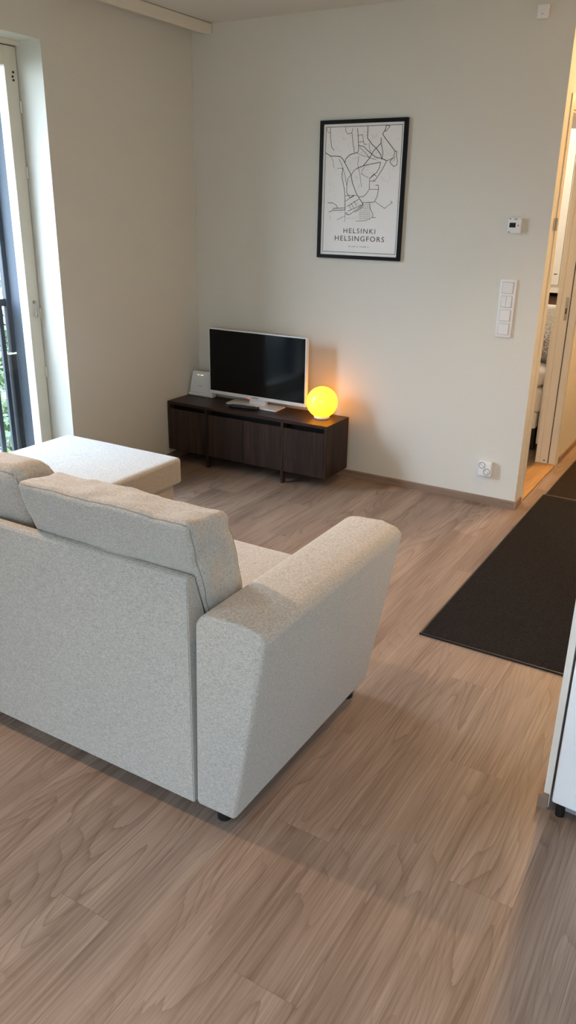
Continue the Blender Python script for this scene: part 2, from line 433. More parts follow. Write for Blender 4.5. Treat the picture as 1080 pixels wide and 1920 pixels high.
struct('wall_rear',bm,'wall')
struct('wall_bedroom_left',B(-.36,-.22,.15,4.0,0,H),'wall')
struct('wall_bedroom_back',B(-.22,2.080,3.86,4.0,0,H),'wall')
bh=.0445
struct('baseboard_back',add_poly_prism(NB(),[(-.012,0),(0,0),(0,bh),(-.009,bh),(-.012,bh-.004)],'x',0.0,XR),'skirting')
struct('baseboard_left',add_poly_prism(NB(),[(0,0),(.012,0),(.012,bh-.004),(.009,bh),(0,bh)],'y',-1.181,-.012),'skirting_y')
struct('baseboard_corner',B(XR,XR+.012,-.012,.100,0,bh),'skirting_y')
struct('baseboard_hall',B(XR,XR+.012,1.022,3.86,0,bh),'skirting_y')
bm=NB(); box(bm,2.938,2.966,-2.342,-2.33,0,bh); box(bm,2.938,2.950,-2.33,-1.62,0,bh)
struct('baseboard_partition',bm,'skirting')
struct('trim_corner',B(0,.004,-.004,0,bh,H),'wall')
struct('trim_threshold',B(2.078,XR+.004,.161,.949,0,.010,.003),'oak')

# window 1: balcony door glazing in the left wall
wy0,wy1,wz0,wz1=W1
def window(nm,w,full):
    y0,y1,z0,z1=w
    bm=NB(); t=.078; xa,xb=-.232,-.170; g=.004
    zt=z1-.022
    box(bm,xa,xb,y1-g-t,y1-g,z0+.02,zt,.003); box(bm,xa,xb,y0+g,y0+g+t,z0+.02,zt,.003)
    box(bm,xa,xb,y0+g+t-.001,y1-g-t+.001,zt-.086,zt,.003); box(bm,xa,xb,y0+g+t-.001,y1-g-t+.001,z0+.02,z0+.12,.003)
    f=struct(nm,bm,'casing')
    obj('glass_pane',B(-.212,-.200,y0+g+t-.012,y1-g-t+.012,z0+.11,zt-.076),'glass',f)
    bm=NB(); box(bm,-.226,-.176,y1-g,y1,z0+.02,zt); box(bm,-.226,-.176,y0,y0+g,z0+.02,zt); box(bm,-.226,-.176,y0,y1,zt,zt+.004)
    obj('gap_seal',bm,'rubber',f)
    bm=NB(); box(bm,-.24,-.14,y0,y1,zt+.004,z1)
    box(bm,-.36,-.16,y0,y1,z0,z0+.02)
    obj('outer_frame',bm,'casing',f)
    if full:
        for z in (.70,1.02,1.72,2.02):
            bb=NB(); cyl(bb,(-.166,y1-.005,z),.006,.055,'z',12); cyl(bb,(-.166,y1-.005,z),.0075,.012,'z',12); obj('hinge',bb,'casing',f,smooth=True)
        bb=NB(); cyl(bb,(-.166,-1.222,1.08),.009,.012,'x',16); tube(bb,[(-.158,-1.222,1.08),(-.156,-1.224,1.03)],.0035); lathe(bb,[(0,0),(.006,.004),(.007,.014),(.003,.03),(0,.032)],(-.156,-1.224,1.0),12)
        obj('latch',bb,'metal',f,smooth=True)
        for z,y in ((2.17,-1.214),(2.150,-1.220),(2.135,-1.216)):
            obj('screw',cyl(NB(),(-.168,y,z),.005,.006,'x',10),'rubber',f)
        # lining of the outer opening
    return f
window('window_1',W1,True)
window('window_added_left',W2,False)  # unseen window, added to send cool light onto the camera-facing surfaces
x0,x1,z0,z1=W3; bm=NB(); xm=(x0+x1)/2
for a,b in ((x0,x0+.07),(xm-.05,xm+.05),(x1-.07,x1)): box(bm,a,b,-6.32,-6.26,z0,z1,.003)
for a,b in ((z0,z0+.07),(z1-.07,z1)): box(bm,x0+.069,x1-.069,-6.318,-6.262,a,b,.003)
w3=struct('window_added_rear',bm,'casing'); obj('glass_pane',B(x0+.06,x1-.06,-6.294,-6.284,z0+.06,z1-.06),'glass',w3)  # unseen rear window, added to brighten the fridge and other camera-facing sides
for i,w in enumerate((W1,W2)):
    y0,y1,z0,z1=w; bm=NB()
    box(bm,-.372,-.234,y1-.022,y1,z0,z1); box(bm,-.372,-.234,y0,y0+.022,z0,z1)
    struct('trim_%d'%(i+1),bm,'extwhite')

# door frame into the bedroom
bm=NB()
box(bm,2.076,XR,.150,.160,0,2.052); box(bm,2.076,XR,.950,.9655,0,2.052); box(bm,2.076,XR,.160,.950,2.037,2.055)
box(bm,2.078,2.106,.9430,.950,0.012,2.037); 
f=struct('door_1',bm,'casing')
bm=NB()
for a,b in ((.100,.154),(.955,1.022)): box(bm,XR,XR+.005,a,b,0,2.113,.0015)
box(bm,XR,XR+.005,.154,.955,2.048,2.113,.002)
obj('casing',bm,'casing',f)
obj('rubber_seal',B(2.1575,2.1625,.9475,.9502,.012,2.037),'rubber',f)
bb=NB(); box(bb,2.132,2.150,.9478,.9502,.945,1.085,.001); s=obj('strike_plate',bb,'metal',f)
obj('latch_hole',B(2.137,2.145,.9470,.9480,.985,1.02),'black',s)
bb=NB(); cyl(bb,(2.134,.9480,.03),.0045,.003,'y',12); obj('plug_hole',bb,'black',f)
bb=NB(); box(bb,XR-.001,XR+.004,.062,.1045,1.488,1.548,.001); cyl(bb,(XR+.006,.100,1.518),.006,.06,'z',12); obj('hinge',bb,'metal',f,smooth=True)
bb=B(1.27,2.055,.168,.208,.012,2.03,.003); lf=obj('door_leaf',bb,'white',f)
bb=NB(); cyl(bb,(1.34,.226,1.0),.009,.04,'y',12); cyl(bb,(1.39,.244,1.0),.008,.11,'x',12); obj('door_handle',bb,'metal',lf,smooth=True)

# ------------------------------------------------------------ things on ceiling and walls
fas=thing('curtain_pelmet','long cream ceiling-mounted curtain pelmet board above the window wall','pelmet',(.14,-3.1,2.496))
obj('fascia',B(.132,.152,-6.2,-.008,2.496,2.5535,.0015),'casing',fas)
obj('shadow_strip',B(.134,.148,-6.2,-.012,2.5535,2.556),'rubber',fas)  # dark strip drawn in place of the shadow gap above the fascia
obj('rail',B(.07,.10,-6.2,-.02,2.530,2.556),'plastic',fas)

# framed poster
px,pz,pw,ph=.8915,1.3076,.5215,.7186
po=thing('framed_map_poster','black framed street map poster of Helsinki hanging above the television','poster',(px+pw/2,0,pz))
bm=NB(); fw=.0195
box(bm,px,px+fw,-.022,0,pz,pz+ph,.0015); box(bm,px+pw-fw,px+pw,-.022,0,pz,pz+ph,.0015)
box(bm,px+fw-.002,px+pw-fw+.002,-.022,0,pz,pz+fw,.0015); box(bm,px+fw-.002,px+pw-fw+.002,-.022,0,pz+ph-fw,pz+ph,.0015)
obj('frame',bm,'blackframe',po)
pr=obj('print',B(px+fw-.003,px+pw-fw+.003,-.012,-.006,pz+fw-.003,pz+ph-fw+.003),'paper',po)
def strip(bm,pts,w,y=-.0121,ext=.0003):
    for k in range(len(pts)-1):
        a,b=Vector(pts[k]),Vector(pts[k+1]); d=(b-a)
        if d.length<1e-6: continue
        d.normalize(); n=Vector((-d.y,d.x))*w/2; a=a-d*w*.3; b=b+d*w*.3
        q=[a+n,b+n,b-n,a-n]
        A=[bm.verts.new((px+v.x,y,pz+v.y)) for v in q]; C_=[bm.verts.new((px+v.x,y-ext,pz+v.y)) for v in q]
        bm.faces.new(C_); 
        for i in range(4): bm.faces.new((A[i],A[(i+1)%4],C_[(i+1)%4],C_[i]))
bm=NB()
for w,l in MAP:
    if w>=1: strip(bm,l,.0009+.0009*w,ext=.0003+.00005*(w%1.7))
obj('street_lines',bm,'ink',pr)
bm=NB()
for w,l in MAP:
    if w<1: strip(bm,l,.0008)
rr=random.Random(8)
for k in range(150):                       # faint minor streets
    x=rr.uniform(.05,.46); z=rr.uniform(.20,.66); a=rr.choice((.1,1.67,.5,2.07))+rr.uniform(-.15,.15); L=rr.uniform(.01,.035)
    if x>.34 and z<.38: continue
    strip(bm,[(x,z),(max(.04,min(.485,x+L*math.cos(a))),max(.2,min(.68,z+L*math.sin(a))))],.0005,ext=.00015)
obj('minor_streets',bm,'inkgrey',pr)['kind']='stuff'
bm=NB(); bx0,bx1,bz0,bz1=.034,.491,.035,.685
for l in ([(bx0,bz0),(bx1,bz0)],[(bx1,bz0),(bx1,bz1)],[(bx1,bz1),(bx0,bz1)],[(bx0,bz1),(bx0,bz0)]): strip(bm,l,.0026)
obj('border_line',bm,'ink',pr)
obj('title_lettering',text_bm('HELSINKI',.198,px+.2645,pz+.1385,-.0121,.026,.0003,1.25),'ink',pr)
obj('title_lettering',text_bm('HELSINGFORS',.309,px+.266,pz+.097,-.0121,.027,.0003,1.2),'ink',pr)
obj('small_lettering',text_bm("60.1699\u00b0 N / 24.9384\u00b0 E",.126,px+.2645,pz+.064,-.0121,.0075,.0002,1.1),'inkgrey',pr)
obj('glass_pane',B(px+fw-.001,px+pw-fw+.001,-.0155,-.0135,pz+fw-.001,pz+ph-fw+.001),'acrylic',po)

# thermostat
tx,tz=2.000,1.472
th=thing('thermostat','small white square wall thermostat with a dark display above the switches','thermostat',(tx+.034,0,tz))
obj('housing',B(tx,tx+.066,-.028,0,tz,tz+.075,.005,3),'plastic',th,smooth=True)
obj('display',B(tx+.008,tx+.040,-.0288,-.0275,tz+.028,tz+.051,.0005),'display',th)
obj('button',cyl(NB(),(tx+.053,-.029,tz+.038),.0028,.003,'y',12),'black',th)
obj('vent_slot',B(tx+.030,tx+.046,-.0285,-.0278,tz+.067,tz+.070),'rubber',th)
for z in (.003,.066): obj('corner_clip',B(tx+.004,tx+.014,-.0286,-.0278,tz+z,tz+z+.006),'plastic_grey',th)

# switch panel
sx,sz=1.9885,.9486
sw=thing('light_switch_panel','tall white four-gang light switch panel mounted below the thermostat','light switch',(sx+.0435,0,sz))
obj('frame',B(sx,sx+.0865,-.011,0,sz,sz+.2983,.003,2),'plastic',sw,smooth=True)
for k in range(4):
    zc=sz+.0435+.0705*k; xc=sx+.0432; a=(.05,-.04,-.05,.045)[k]
    def rk(x0,x1,a):
        bm=B(x0,x1,-.0155,-.0095,zc-.0275,zc+.0275,.0012); bmesh.ops.transform(bm,matrix=Matrix.Translation((0,-.011,zc))@Matrix.Rotation(a,4,'X')@Matrix.Translation((0,.011,-zc)),verts=bm.verts); return bm
    bb=NB(); z0,z1=zc-.0293,zc+.0293; x0,x1=xc-.0293,xc+.0293
    for q in ((x0,x0+.001,z0,z1),(x1-.001,x1,z0,z1),(x0,x1,z0,z0+.001),(x0,x1,z1-.001,z1)): box(bb,q[0],q[1],-.0117,-.0108,q[2],q[3])
    obj('gap_line',bb,'plastic_grey',sw)
    if k==2:
        obj('rocker',rk(xc-.0275,xc-.0006,.06),'plastic',sw); obj('rocker',rk(xc+.0006,xc+.0275,-.06),'plastic',sw)
    else: obj('rocker',rk(xc-.0275,xc+.0275,a),'plastic',sw)

# socket
ox,oz=1.9845,.1705
so=thing('wall_socket','white double wall socket low on the wall right of the walnut console','socket',(ox+.038,0,oz))
obj('housing',B(ox,ox+.0765,-.034,0,oz,oz+.087,.006,3),'plastic',so,smooth=True)
for cx_,cz_ in ((ox+.0215,oz+.063),(ox+.0505,oz+.0285)):
    bm=NB(); n=28
    for k in range(n):
        a0,a1=2*PI*k/n,2*PI*(k+1)/n; pr_=[(.0165,-.0343),(.0185,-.0352),(.0195,-.0343)]
        for (r0,y0),(r1,y1) in zip(pr_,pr_[1:]):
            bm.faces.new([bm.verts.new((cx_+r*math.cos(a),y,cz_+r*math.sin(a))) for r,y,a in ((r0,y0,a0),(r0,y0,a1),(r1,y1,a1),(r1,y1,a0))])
    bmesh.ops.remove_doubles(bm,verts=bm.verts,dist=1e-5)
    o=obj('socket_rim',bm,'inkgrey',so)
    obj('socket_well',cyl(NB(),(cx_,-.0342,cz_),.0162,.0006,'y',28),'plastic',o)
    for s in (-1,1): obj('pin_hole',cyl(NB(),(cx_+s*.0075,-.0349,cz_-s*.006),.0026,.0012,'y',10),'black',o)

# detector
de=thing('motion_sensor','small white rounded sensor box high on the wall near the ceiling','sensor',(2.051,0,2.413))
obj('housing',B(2.024,2.080,-.024,0,2.413,2.473,.008,3),'plastic',de,smooth=True)
obj('indicator',cyl(NB(),(2.052,-.0245,2.432),.0022,.002,'y',10),'rubber',de)

# ------------------------------------------------------------ tv console
KX,KY,KL,KD,KR=.0045,-.0755,1.1685,.2814,.0049; KT,KB=.4002,.0794
kc=Matrix.Translation((KX,KY,0))@Matrix.Rotation(KR,4,'Z')
co=thing('tv_console','low dark walnut television console with four doors against the back wall','cabinet',tuple(kc@Vector((KL/2,-KD/2,0))),KR)
def kb(x0,x1,d0,d1,z0,z1,bev=.001):
    bm=B(x0,x1,-d1,-d0,z0,z1,bev,1); bmesh.ops.transform(bm,matrix=kc,verts=bm.verts); return bm
t=.018; k1,k2=.2620*KL,.7400*KL
obj('top_panel',kb(.0,k2-.0005,0,KD,KT-t,KT),'walnut_top',co)
obj('top_panel',kb(k2+.0005,KL,0,KD,KT-t,KT),'walnut_top',co)
for x in (0,KL-t): obj('side_panel',kb(x,x+t,0,KD,KB,KT-t),'walnut',co)
obj('bottom_panel',kb(t,KL-t,0,KD-.022,KB,KB+t),'walnut',co)
obj('back_panel',kb(t,KL-t,0,.006,KB+t,KT-t),'walnut_dark',co)
obj('recess_rail',kb(t,KL-t,KD-.060,KD-.045,KT-.075,KT-t),'walnut_dark',co)
for x in (k1,k2):
    obj('divider',kb(x-.009,x+.009,0.006,KD,KB,KT-t),'walnut',co)
    obj('leg',kb(x-.009,x+.009,KD-.035,KD-.004,0,KB),'walnut',co)
    obj('leg',kb(x-.009,x+.009,.02,.05,0,KB),'walnut',co)
km=(k1+k2)/2
for a,b in ((t,k1-.009),(k1+.009,km),(km,k2-.009),(k2+.009,KL-t)):
    obj('door',kb(a+.0015,b-.0015,KD-.018,KD-.001,KB+.001,KT-t-.030),'walnut',co)

# tv
TX0,TX1,TY,TZ0,TZ1=.2065,.921,-.165,.4425,.8595
tv=thing('television','flat white framed television with a black screen standing on the walnut console','television',((TX0+TX1)/2,-.145,KT))
bm=NB(); box(bm,TX0,TX1,TY,TY+.030,TZ0,TZ1,.003); bz=obj('frame',bm,'plastic',tv)
obj('rear_cover',B(TX0+.09,TX1-.09,TY+.030,TY+.058,TZ0+.05,TZ1-.08,.01),'plastic',tv)
obj('screen',B(TX0+.006,TX1-.008,TY-.0012,TY+.004,TZ0+.022,TZ1-.006,.0008),'tvscreen',tv)
bm=NB(); cx=(TX0+TX1)/2
box(bm,cx-.030,cx+.018,TY-.0008,TY,TZ0+.007,TZ0+.0135)
obj('logo_badge',bm,'plastic_grey',tv)
add=[(.366,-.214),(.746,-.221),(.738,-.095),(.356,-.088)]
st=obj('stand_base',add_poly_prism(NB(),add,'z',KT,KT+.009,.002,2),'plastic',tv)
obj('stand_neck',B(cx-.06,cx+.06,-.150,-.118,KT+.008,TZ0+.08,.004),'plastic',tv)
obj('indicator_light',B(cx-.064,cx-.052,TY-.0004,TY+.004,TZ0-.001,TZ0+.003),emis('standby_led',(1,.08,.04,1),3.),tv)

# router
ro=thing('wifi_router','white upright wifi router with small green lights left of the television','router',(.105,-.12,KT))
RY=-.132
bm=NB()
def rv(x,y,z): return bm.verts.new((x,y,z))
A=[rv(.012,RY,KT+.022),rv(.196,RY,KT+.022),rv(.180,RY+.020,KT+.160),rv(.030,RY+.020,KT+.160)]
A2=[rv(.012,RY+.030,KT+.022),rv(.196,RY+.030,KT+.022),rv(.180,RY+.038,KT+.160),rv(.030,RY+.038,KT+.160)]
bm.faces.new(A); bm.faces.new(A2[::-1])
for k in range(4): bm.faces.new((A[k],A2[k],A2[(k+1)%4],A[(k+1)%4]))
bmesh.ops.bevel(bm,geom=bm.edges[:],offset=.004,segments=3,affect='EDGES')
obj('housing',bm,'plastic',ro,smooth=True)
obj('foot',B(.010,.202,RY-.008,RY+.045,KT,KT+.021,.006,3),'plastic',ro,smooth=True)
for x in (.072,.082,.098,.106,.114): 
    zz=KT+.137; yy=RY+.020*(.115/.138)-.0009
    obj('status_light',B(x,x+.004,yy,yy+.002,zz-.002,zz+.002),'led',ro)
yy=RY+.020*(.045/.138)-.0012
obj('logo_print',B(.086,.112,yy,yy+.002,KT+.064,KT+.068,.0005),'plastic_grey',ro)

# remote
rc=thing('remote_control','slim black remote control lying on the console in front of the television','remote control',(.53,-.25,KT),.16)
def rot_bm(bm,o): bmesh.ops.transform(bm,matrix=WM[o],verts=bm.verts); return bm
obj('body',rot_bm(B(-.098,.098,-.020,.020,0,.017,.006,3),rc),'black',rc,smooth=True)
bb=NB()
for i in range(9):
    for j in range(3): cyl(bb,(-.075+i*.017,-.010+j*.010,.0175),.003,.002,'z',10)
obj('buttons',rot_bm(bb,rc),'inkgrey',rc)
bb=NB(); cyl(bb,(.082,.008,.0176),.005,.002,'z',12); obj('power_button',rot_bm(bb,rc),'plastic',rc,label='white round power button')

# globe lamp
LAMP=3.9
M['opal']=lampglass()
lc=(1.0435,-.178,KT)
la=thing('globe_lamp','glowing yellow glass globe table lamp on the right end of the console','lamp',lc)
R=.0935; zc=.0955
prof=[(R*math.sin(a),zc-R*math.cos(a)) for a in [math.radians(28+i*(152)/26) for i in range(27)]]; prof[-1]=(0,zc+R)
prof=[(.0,zc-R*math.cos(math.radians(28)))]+prof
obj('globe_shade',lathe(NB(),prof,lc),'opal',la,smooth=True)
obj('base_ring',lathe(NB(),[(0,0),(.046,0),(.048,.003),(.047,.012),(.044,.016),(0,.016)],lc),'plastic',la,smooth=True)
bb=NB(); tube(bb,[(lc[0]-.02,lc[1]+.046,KT+.004),(lc[0]-.02,-.085,KT+.004),(lc[0]-.03,-.068,KT+.002),(lc[0]-.03,-.045,KT-.05),(lc[0]-.03,-.03,.15),(lc[0]-.03,-.03,.01)],.003)
obj('power_cord',bb,'plastic',la,smooth=True)

# ------------------------------------------------------------ sofa
SX0,SX1=.17,2.375
sf=thing('sofa','large light grey fabric sofa seen from behind with flared arms','sofa',(1.27,-2.49,0))
def armp(s):
    c=1.2725
    pts=[(2.149,.050),(2.276,.050),(2.373,.622),(2.352,.643),(2.300,.650),(2.215,.649),(2.180,.640),(2.161,.615)]
    if s<0: pts=[(2*c-x,z) for x,z in pts][::-1]
    return pts
for s in (1,-1):
    bm=add_poly_prism(NB(),armp(s),'y',-2.893,-2.086)
    es=[e for e in bm.edges if (abs(e.verts[0].co.y-e.verts[1].co.y)<1e-6 and max(v.co.z for v in e.verts)<9) or min(v.co.z for v in e.verts)<.1 or min(v.co.z for v in e.verts)>.60]
    bmesh.ops.bevel(bm,geom=es,offset=.013,segments=4,profile=.5,affect='EDGES')
    a=obj('armrest',bm,'sofa',sf,smooth=True)
# backrest shell
prof=[(-2.893,.050),(-2.660,.050),(-2.825,.602),(-2.858,.722),(-2.866,.730),(-2.886,.730),(-2.893,.722)]
bm=add_poly_prism(NB(),prof,'x',.402,2.143)
es=[e for e in bm.edges if not(abs(e.verts[0].co.x-e.verts[1].co.x)<1e-6) or 1]
bmesh.ops.bevel(bm,geom=es,offset=.0032,segments=3,affect='EDGES',clamp_overlap=True)
obj('backrest',bm,'sofa',sf,smooth=True)
obj('seat_frame',B(.400,2.148,-2.66,-2.10,.055,.270,.012,3),'sofa',sf,smooth=True)
def add_cushion(name,C,parent,seams,**k):
    pass
def cushion_set(name,C,parent,seams=(),mat='sofa',seam_mat='seam',top=False,**k):
    global _last
    bm=cushion(C,**k); 
    o=obj(name,bm,mat,parent,smooth='all')
    return o
xs=[.402,.985,1.568,2.148]
for i in range(3):
    a,b=xs[i]+.003,xs[i+1]-.003
    cushion_set('seat_cushion',corners(a,b,-2.70,-2.082,.262,.452),sf,n=16,bulge=(.0,.01,.10),rnd=(.07,.07,.2),wr=.002,seed=i)
def seam_tube(C,paths,k,r=.0016):
    """piping following the block's edges: sample the same surface"""
    bm=NB()
    for P in paths:
        pts=[surf(C,p,**k) for p in P]; tube(bm,pts,r,5)
    return bm
def surf(C,p,bulge=(.08,.08,.08),rnd=.1,wr=0,seed=0,wf=9.,n=0):
    C=[Vector(c) for c in C]
    def tri(p):
        s=[(q+1)/2 for q in p]; o=Vector((0,0,0))
        for i in (0,1):
            for j in (0,1):
                for k in (0,1): o+=C[4*i+2*j+k]*((s[0] if i else 1-s[0])*(s[1] if j else 1-s[1])*(s[2] if k else 1-s[2]))
        return o
    q=list(p); lim=[1-(rnd[a] if isinstance(rnd,tuple) else rnd) for a in range(3)]
    e=[max(-lim[a],min(lim[a],q[a])) for a in range(3)]; d=[q[a]-e[a] for a in range(3)]; u=[d[a]/(1-lim[a]) for a in range(3)]
    m=max(abs(x) for x in u); L=math.sqrt(sum(x*x for x in u))
    if L>1e-6:
        for a in range(3): q[a]=e[a]+d[a]*m/L
    for a in range(3):
        b,c=[x for x in range(3) if x!=a]; q[a]*=1+bulge[a]*(1-p[b]**2)*(1-p[c]**2)
    v=tri(q)
    if wr:
        nn=mn.noise(Vector((v.x*wf+seed,v.y*wf,v.z*wf)))+.5*mn.noise(Vector((v.x*wf*2.3,v.y*wf*2.3+seed,v.z*wf*2.3)))
        v=v+(v-tri((0,0,0))).normalized()*nn*wr
    return v
T=[-.96+1.92*i/24 for i in range(25)]
edges=[[(t,-1,1) for t in T],[(t,1,1) for t in T],[(1,-1,t) for t in T],[(1,1,t) for t in T],[(-1,-1,t) for t in T]]
def bc(x0t,x1t,x0b,x1b,yb,yt,zt0,zt1,zf=None,yft=.165,yfb=-2.60):
    z0=.462
    return [(x0b,yb,z0),(x0t,yt,zt0),(x0b,yfb,z0),(x0t,yt+yft,zt0-.016),(x1b,yb,z0),(x1t,yt,zt1),(x1b,yfb,z0),(x1t,yt+yft,zt1-.016)]
cs=[(bc(.415,.975,.405,.975,-2.765,-2.885,.870,.875),dict(n=26,bulge=(.03,.20,.05),rnd=(.09,.32,.16),wr=.010,seed=3.,wf=7.)),
    (bc(.985,1.530,.980,1.555,-2.755,-2.872,.872,.892),dict(n=40,bulge=(.03,.24,.06),rnd=(.17,.55,.28),wr=.014,seed=9.,wf=8.)),
    (bc(1.572,2.168,1.580,2.142,-2.768,-2.908,.880,.882),dict(n=56,bulge=(.015,.14,.02),rnd=(.07,.28,.12),wr=.010,seed=21.,wf=12.))]
for C,k in cs:
    o=obj('back_cushion',cushion(C,**k),'sofa',sf,smooth='all')
    kk=dict(k); kk.pop('n')
    obj('seam',seam_tube(C,edges,kk),'seam',o,smooth='all')
for x,y in ((2.212,-2.846),(2.235,-2.150),(.338,-2.862),(.310,-2.150)):
    obj('foot',cyl(NB(),(x,y,.026),.021,.052,'z',20,bev=.003),'black',sf,smooth=True,label='round black plastic foot')

# footstool
fs=thing('footstool','square light grey fabric footstool beyond the sofa beside the window','footstool',(.575,-1.73,0))
obj('base',B(.228,.922,-2.045,-1.440,.052,.328,.010,3),'sofa',fs,smooth=True)
C=corners(.200,.952,-2.066,-1.408,.322,.452)
k=dict(bulge=(.0,.0,.12),rnd=(.06,.06,.28),wr=.0015,seed=5.,wf=6.)
cu=obj('cushion',cushion(C,n=28,**k),'sofa',fs,smooth='all')
for x,y in ((.29,-1.98),(.86,-1.98),(.29,-1.50),(.86,-1.50)): obj('foot',cyl(NB(),(x,y,.027),.022,.054,'z',18),'black',fs)

# ------------------------------------------------------------ rugs
def rug(nm,x0,x1,y0,y1,mat,label,grp=None):
    r=thing(nm,label,'rug',((x0+x1)/2,(y0+y1)/2,0))
    obj('pile',B(x0+.004,x1-.004,y0+.004,y1-.004,.0,.0075,.002),mat,r)
    e=NB(); 
    for q in ((x0,x1,y0,y0+.007),(x0,x1,y1-.007,y1),(x0,x0+.007,y0,y1),(x1-.007,x1,y0,y1)): box(e,q[0],q[1],q[2],q[3],0,.0085,.002)
    obj('bound_edge',e,'black',r)
rug('runner_rug',2.287,3.090,-1.617,.322,'rug','dark charcoal woven runner rug lying on the floor right of the sofa')
rug('runner_rug',2.297,3.100,.326,2.25,'rug2','brownish grey runner rug further down the hall, past the bedroom doorway')

# ------------------------------------------------------------ fridge
FR=thing('refrigerator','tall white refrigerator at the right edge beside the white partition end','refrigerator',(2.980,-2.345,0),-.085)
def fb(*a,**k): return rot_bm(B(*a,**k),FR)
obj('body',fb(0.004,.590,.025,.56,.045,1.84,.004),'fridge_side',FR)
obj('door',fb(0,.594,-.022,.016,.050,.60,.006,3),'fridge',FR,smooth=True)
d=obj('door',fb(0,.594,-.022,.016,.606,1.84,.006,3),'fridge',FR,smooth=True)
obj('door_handle',fb(.545,.565,-.058,-.022,.9,1.25,.006,3),'metal',FR)
obj('door_gasket',fb(.006,.588,.014,.026,.058,1.83),'rubber',FR)
obj('kick_plate',fb(.012,.582,.006,.028,.018,.048),'fridge_side',FR)
for x,y in ((.022,.004),(.56,.004),(.022,.50),(.56,.50)):
    bb=NB(); cyl(bb,(x,y,.022),.013,.044,'z',16); obj('foot',rot_bm(bb,FR),'black',FR,smooth=True)

# ------------------------------------------------------------ bedroom glimpsed through the doorway
bd=thing('bed','bed with white sheet glimpsed through the open bedroom doorway','bed',(1.0,1.95,0))
obj('bed_base',B(.05,2.02,1.065,2.70,.20,.315,.01),'linen',bd)
C=corners(.045,2.035,1.050,2.715,.31,.475); obj('mattress',cushion(C,n=16,bulge=(0,0,.03),rnd=(.03,.04,.35),wr=.004,seed=2),'linen',bd,smooth='all')
obj('headboard',B(2.038,2.062,1.06,2.72,0.10,.90,.006),'linen',bd)
for x in (.15,1.92):
    for y in (1.25,2.6): obj('leg',B(x,x+.06,y,y+.06,0,.2),'black',bd)
pl=cushion(corners(1.45,2.030,1.070,1.50,.476,.600),n=16,bulge=(.05,.1,.35),rnd=(.2,.25,.6),wr=.006,seed=7)
tag(obj('pillow',pl,'linen',None,smooth='all',origin=(1.74,1.28,.476)),'plump white pillow lying on the bed edge under the speckled cushion','pillow')
C=[(1.56,1.26,.625),(1.60,1.34,.985),(1.56,1.40,.625),(1.60,1.44,.985),(2.03,1.26,.625),(2.030,1.34,.985),(2.03,1.40,.625),(2.030,1.44,.985)]
tag(obj('throw_cushion',cushion(C,n=16,bulge=(.04,.35,.02),rnd=(.1,.4,.1)),'speck',None,smooth='all',origin=(1.80,1.34,.625)),'grey and white speckled throw cushion standing on the bed','cushion')
wd=thing('wardrobe','white wardrobe with an open shelf niche at the far side of the bedroom','wardrobe',(1.2,3.2,0))
bm=NB()
box(bm,.55,1.765,2.86,3.40,.00,.62); box(bm,.55,1.765,3.36,3.40,.62,.935); box(bm,.55,1.765,2.86,3.40,.935,.965); box(bm,1.72,1.765,2.86,3.36,.62,.935); box(bm,.55,.60,2.86,3.36,.62,.935)
box(bm,.55,2.062,2.88,3.40,.965,2.2); box(bm,1.765,2.062,2.88,3.40,0,.965)
obj('body',bm,'white',wd)
for a,b in ((.555,.952),(.956,1.298),(1.302,1.645),(1.649,2.06)):
    o=obj('door',B(a,b,2.862,2.88,1.00,2.19,.002),'white',wd)
    obj('handle_slot',B(b-.045,b-.02,2.859,2.8625,1.085,1.091),'black',o)
tag(obj('storage_basket',B(1.25,1.70,2.90,3.30,.62,.90,.02,3),'brown',None,origin=(1.47,3.1,.62)),'dark brown basket in the open niche of the white wardrobe','basket')

# ------------------------------------------------------------ outside the window
bl=thing('balcony_railing','blue grey steel balcony railing with flat bars outside the window','railing',(-.40,-1.64,0))
obj('handrail',B(-.425,-.385,-2.16,-1.20,1.045,1.085,.004),'steel_grey',bl)
obj('bottom_rail',B(-.42,-.39,-2.16,-1.20,.10,.13),'steel_grey',bl)
y=-1.262
while y>-2.14:
    obj('picket',B(-.414,-.396,y-.014,y+.014,.13,1.045,.002),'steel_grey',bl); y-=.078
obj('post',B(-.425,-.378,-1.237,-1.196,.02,.78,.003),'darkclad',bl,label='dark lower end post')
gr=tag(obj('blind_guide_rail',B(-.405,-.374,-1.232,-1.198,.79,2.33,.003),'steel_grey',None,origin=(-.39,-1.215,.79)),'blue grey vertical guide rail fixed outside the window edge','guide rail')
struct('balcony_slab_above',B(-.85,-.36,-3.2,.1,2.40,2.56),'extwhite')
struct('ground',B(-60,40,-50,50,-8.3,-8.0),'ground')
